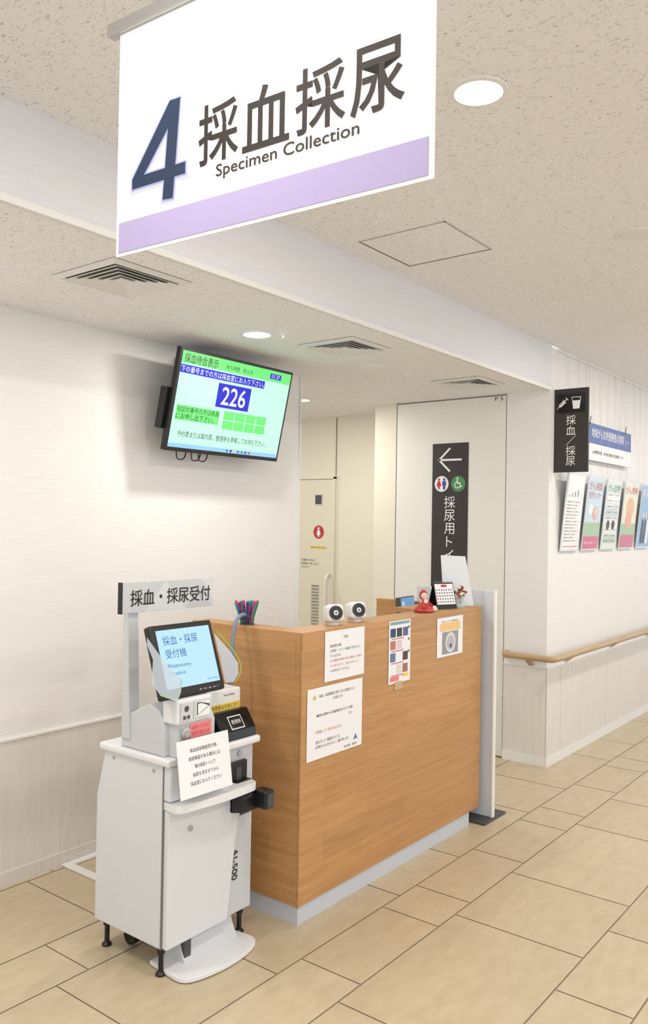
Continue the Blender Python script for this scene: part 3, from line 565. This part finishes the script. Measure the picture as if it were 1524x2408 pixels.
# ---------------- poster pockets ----------------
PC=mat('pocket_clear',(205,212,218),.15)
WG=mat('wire_gray',(205,205,206),.5)
def poster(x0,x1,bg,title,tcol,kind):
    g=grp('hanging_poster',((x0+x1)/2,2.1,1.64)); fr=Fr((x0,2.124,1.388),(1,0,0),(0,-.055,.53),g); w=x1-x0; h=.53
    fr.box('pocket',0,w,0,h,-.006,0,PC,.002); fr.rect('poster_sheet',.012,w-.012,.012,h-.012,.0004,bg)
    if title: fr.text(title,.03,w-.03,h-.10,h-.04,.0014,tcol,.008)
    if kind=='doc':
        for i in range(13): fr.text('検査結果のお知らせと説明について',.03,w-.03-.07*((i*7)%3)/2,h-.20-i*.022,h-.19-i*.022,.0014,TB)
        for i in range(4): fr.rect('bar_%d'%i,.05+i*.05,.06+i*.05,h-.16,h-.15+.012*i,.0014,TB)
        fr.rect('foot_red',.03,w-.03,.03,.034,.0014,RED)
    if kind=='pink':
        fr.text('支援センター',.03,w-.03,h-.16,h-.11,.0014,mat('p_red',(190,90,110)),.008); fr.disc('blob_a',w*.3,h*.55,.04,.0014,WPAP); fr.disc('blob_b',w*.6,h*.5,.05,.0014,mat('p_rose',(225,170,180))); fr.rect('field',.012,w-.012,.10,.20,.0012,mat('p_green',(165,195,160))); fr.rect('foot',.012,w-.012,.012,.10,.0012,mat('p_pink',(208,110,140))); fr.text('お気軽にご相談ください',.03,w-.03,.045,.065,.002,WT); fr.disc('face',w*.6,h*.52,.028,.003,SKN)
    if kind=='green':
        for i in range(4): fr.rect('block_%d'%i,.03,w-.03,.05+i*.1,.11+i*.1,.0012,[mat('p_g2',(185,200,185)),WPAP,mat('p_b2',(195,208,212)),WPAP][i])
        for i in range(9): fr.text('診療連携についてのご案内',.04,w-.04,.06+i*.043,.07+i*.043,.002,TB)
        for a in (.3,.65): fr.disc('round_%d'%int(a*100),w*a,h*.35,.035,.0026,DG)
    if kind=='face':
        fr.disc('warm_a',w*.5,h*.6,.09,.0014,mat('p_warm',(222,186,150))); fr.disc('warm_b',w*.45,h*.42,.07,.002,mat('p_pinkskin',(224,170,150))); fr.rect('grass',.012,w-.012,.11,.2,.0012,mat('p_green',(165,195,160))); fr.rect('foot',.012,w-.012,.012,.11,.0016,mat('p_mag',(198,120,142)))
    if kind=='people':
        for i,cx_ in enumerate((.10,.17,.24)): fr.poly('person_%d'%i,[(cx_-.03,.04),(cx_+.03,.04),(cx_+.025,.22),(cx_,.25),(cx_-.025,.22)],.0014,[DG,mat('p_navy',(60,80,120)),WPAP][i]); fr.disc('head_%d'%i,cx_,.275,.022,.002,SKN)
        fr.text('みんなで支える',.03,w-.03,.42,.46,.0014,WT,.008)
    for a in (.04,w-.04): cyl('wire_%d'%int(a*100),fr.pt(a,h-.005,-.003),(fr.pt(a,0,0).x,2.118,Zc-.01),.0008,WG,g,6)
poster(5.30,5.62,WPAP,'',INK,'doc'); poster(5.68,6.0,mat('p_sky',(196,216,230)),'がん相談',mat('p_red',(190,90,110)),'pink'); poster(6.065,6.385,mat('p_lg',(218,226,224)),'がん診療',mat('p_gr',(100,140,120)),'green'); poster(6.465,6.81,mat('p_cream',(230,224,208)),'がん情報',mat('p_red',(190,90,110)),'face'); poster(6.895,7.24,mat('p_blue',(150,185,220)),'あなたと',WT,'people')
g=grp('picture_rail_wires',(6.8,2.13,2.5))
box('rail',5.25,10.5,2.125,2.1395,Zc-.02,Zc-.0005,TRIM,g)
for i in range(22): box('wire_%d'%i,5.45+i*.155,5.4513+i*.155,2.130,2.1313,1.95 if i%3 else 2.3,Zc-.01,WG,g)
# floor cable cover
g=grp('floor_cable_cover',(2.26,3.0,0)); box('run_out',2.235,2.275,2.62,3.183,0,.012,TRIM,g,.004); box('run_wall',2.2755,2.75,3.145,3.183,0,.012,TRIM,g,.004)
# ---------------- world + camera ----------------
wd=bpy.data.worlds.new('world'); sc.world=wd; wd.use_nodes=True; bg=wd.node_tree.nodes['Background']; bg.inputs[0].default_value=(.93,.962,1,1); bg.inputs[1].default_value=1.52
f=1946.5; cx=762; cy=1204
Rv=Vector((2270-cx,-(1255-cy),-f)).normalized(); Lv=Vector((-1750-cx,-(1190-cy),-f)); Lv=(Lv-Rv*Lv.dot(Rv)).normalized(); Uv=Rv.cross(Lv).normalized()
M=Matrix((Rv,Lv,Uv)).to_4x4(); M.translation=Vector((0,0,1.55))
cam=bpy.data.cameras.new('camera'); cam.sensor_fit='VERTICAL'; cam.sensor_height=24; cam.lens=24*f/2408; cam.clip_start=.05
o=bpy.data.objects.new('camera',cam); sc.collection.objects.link(o); o.matrix_world=M; sc.camera=o
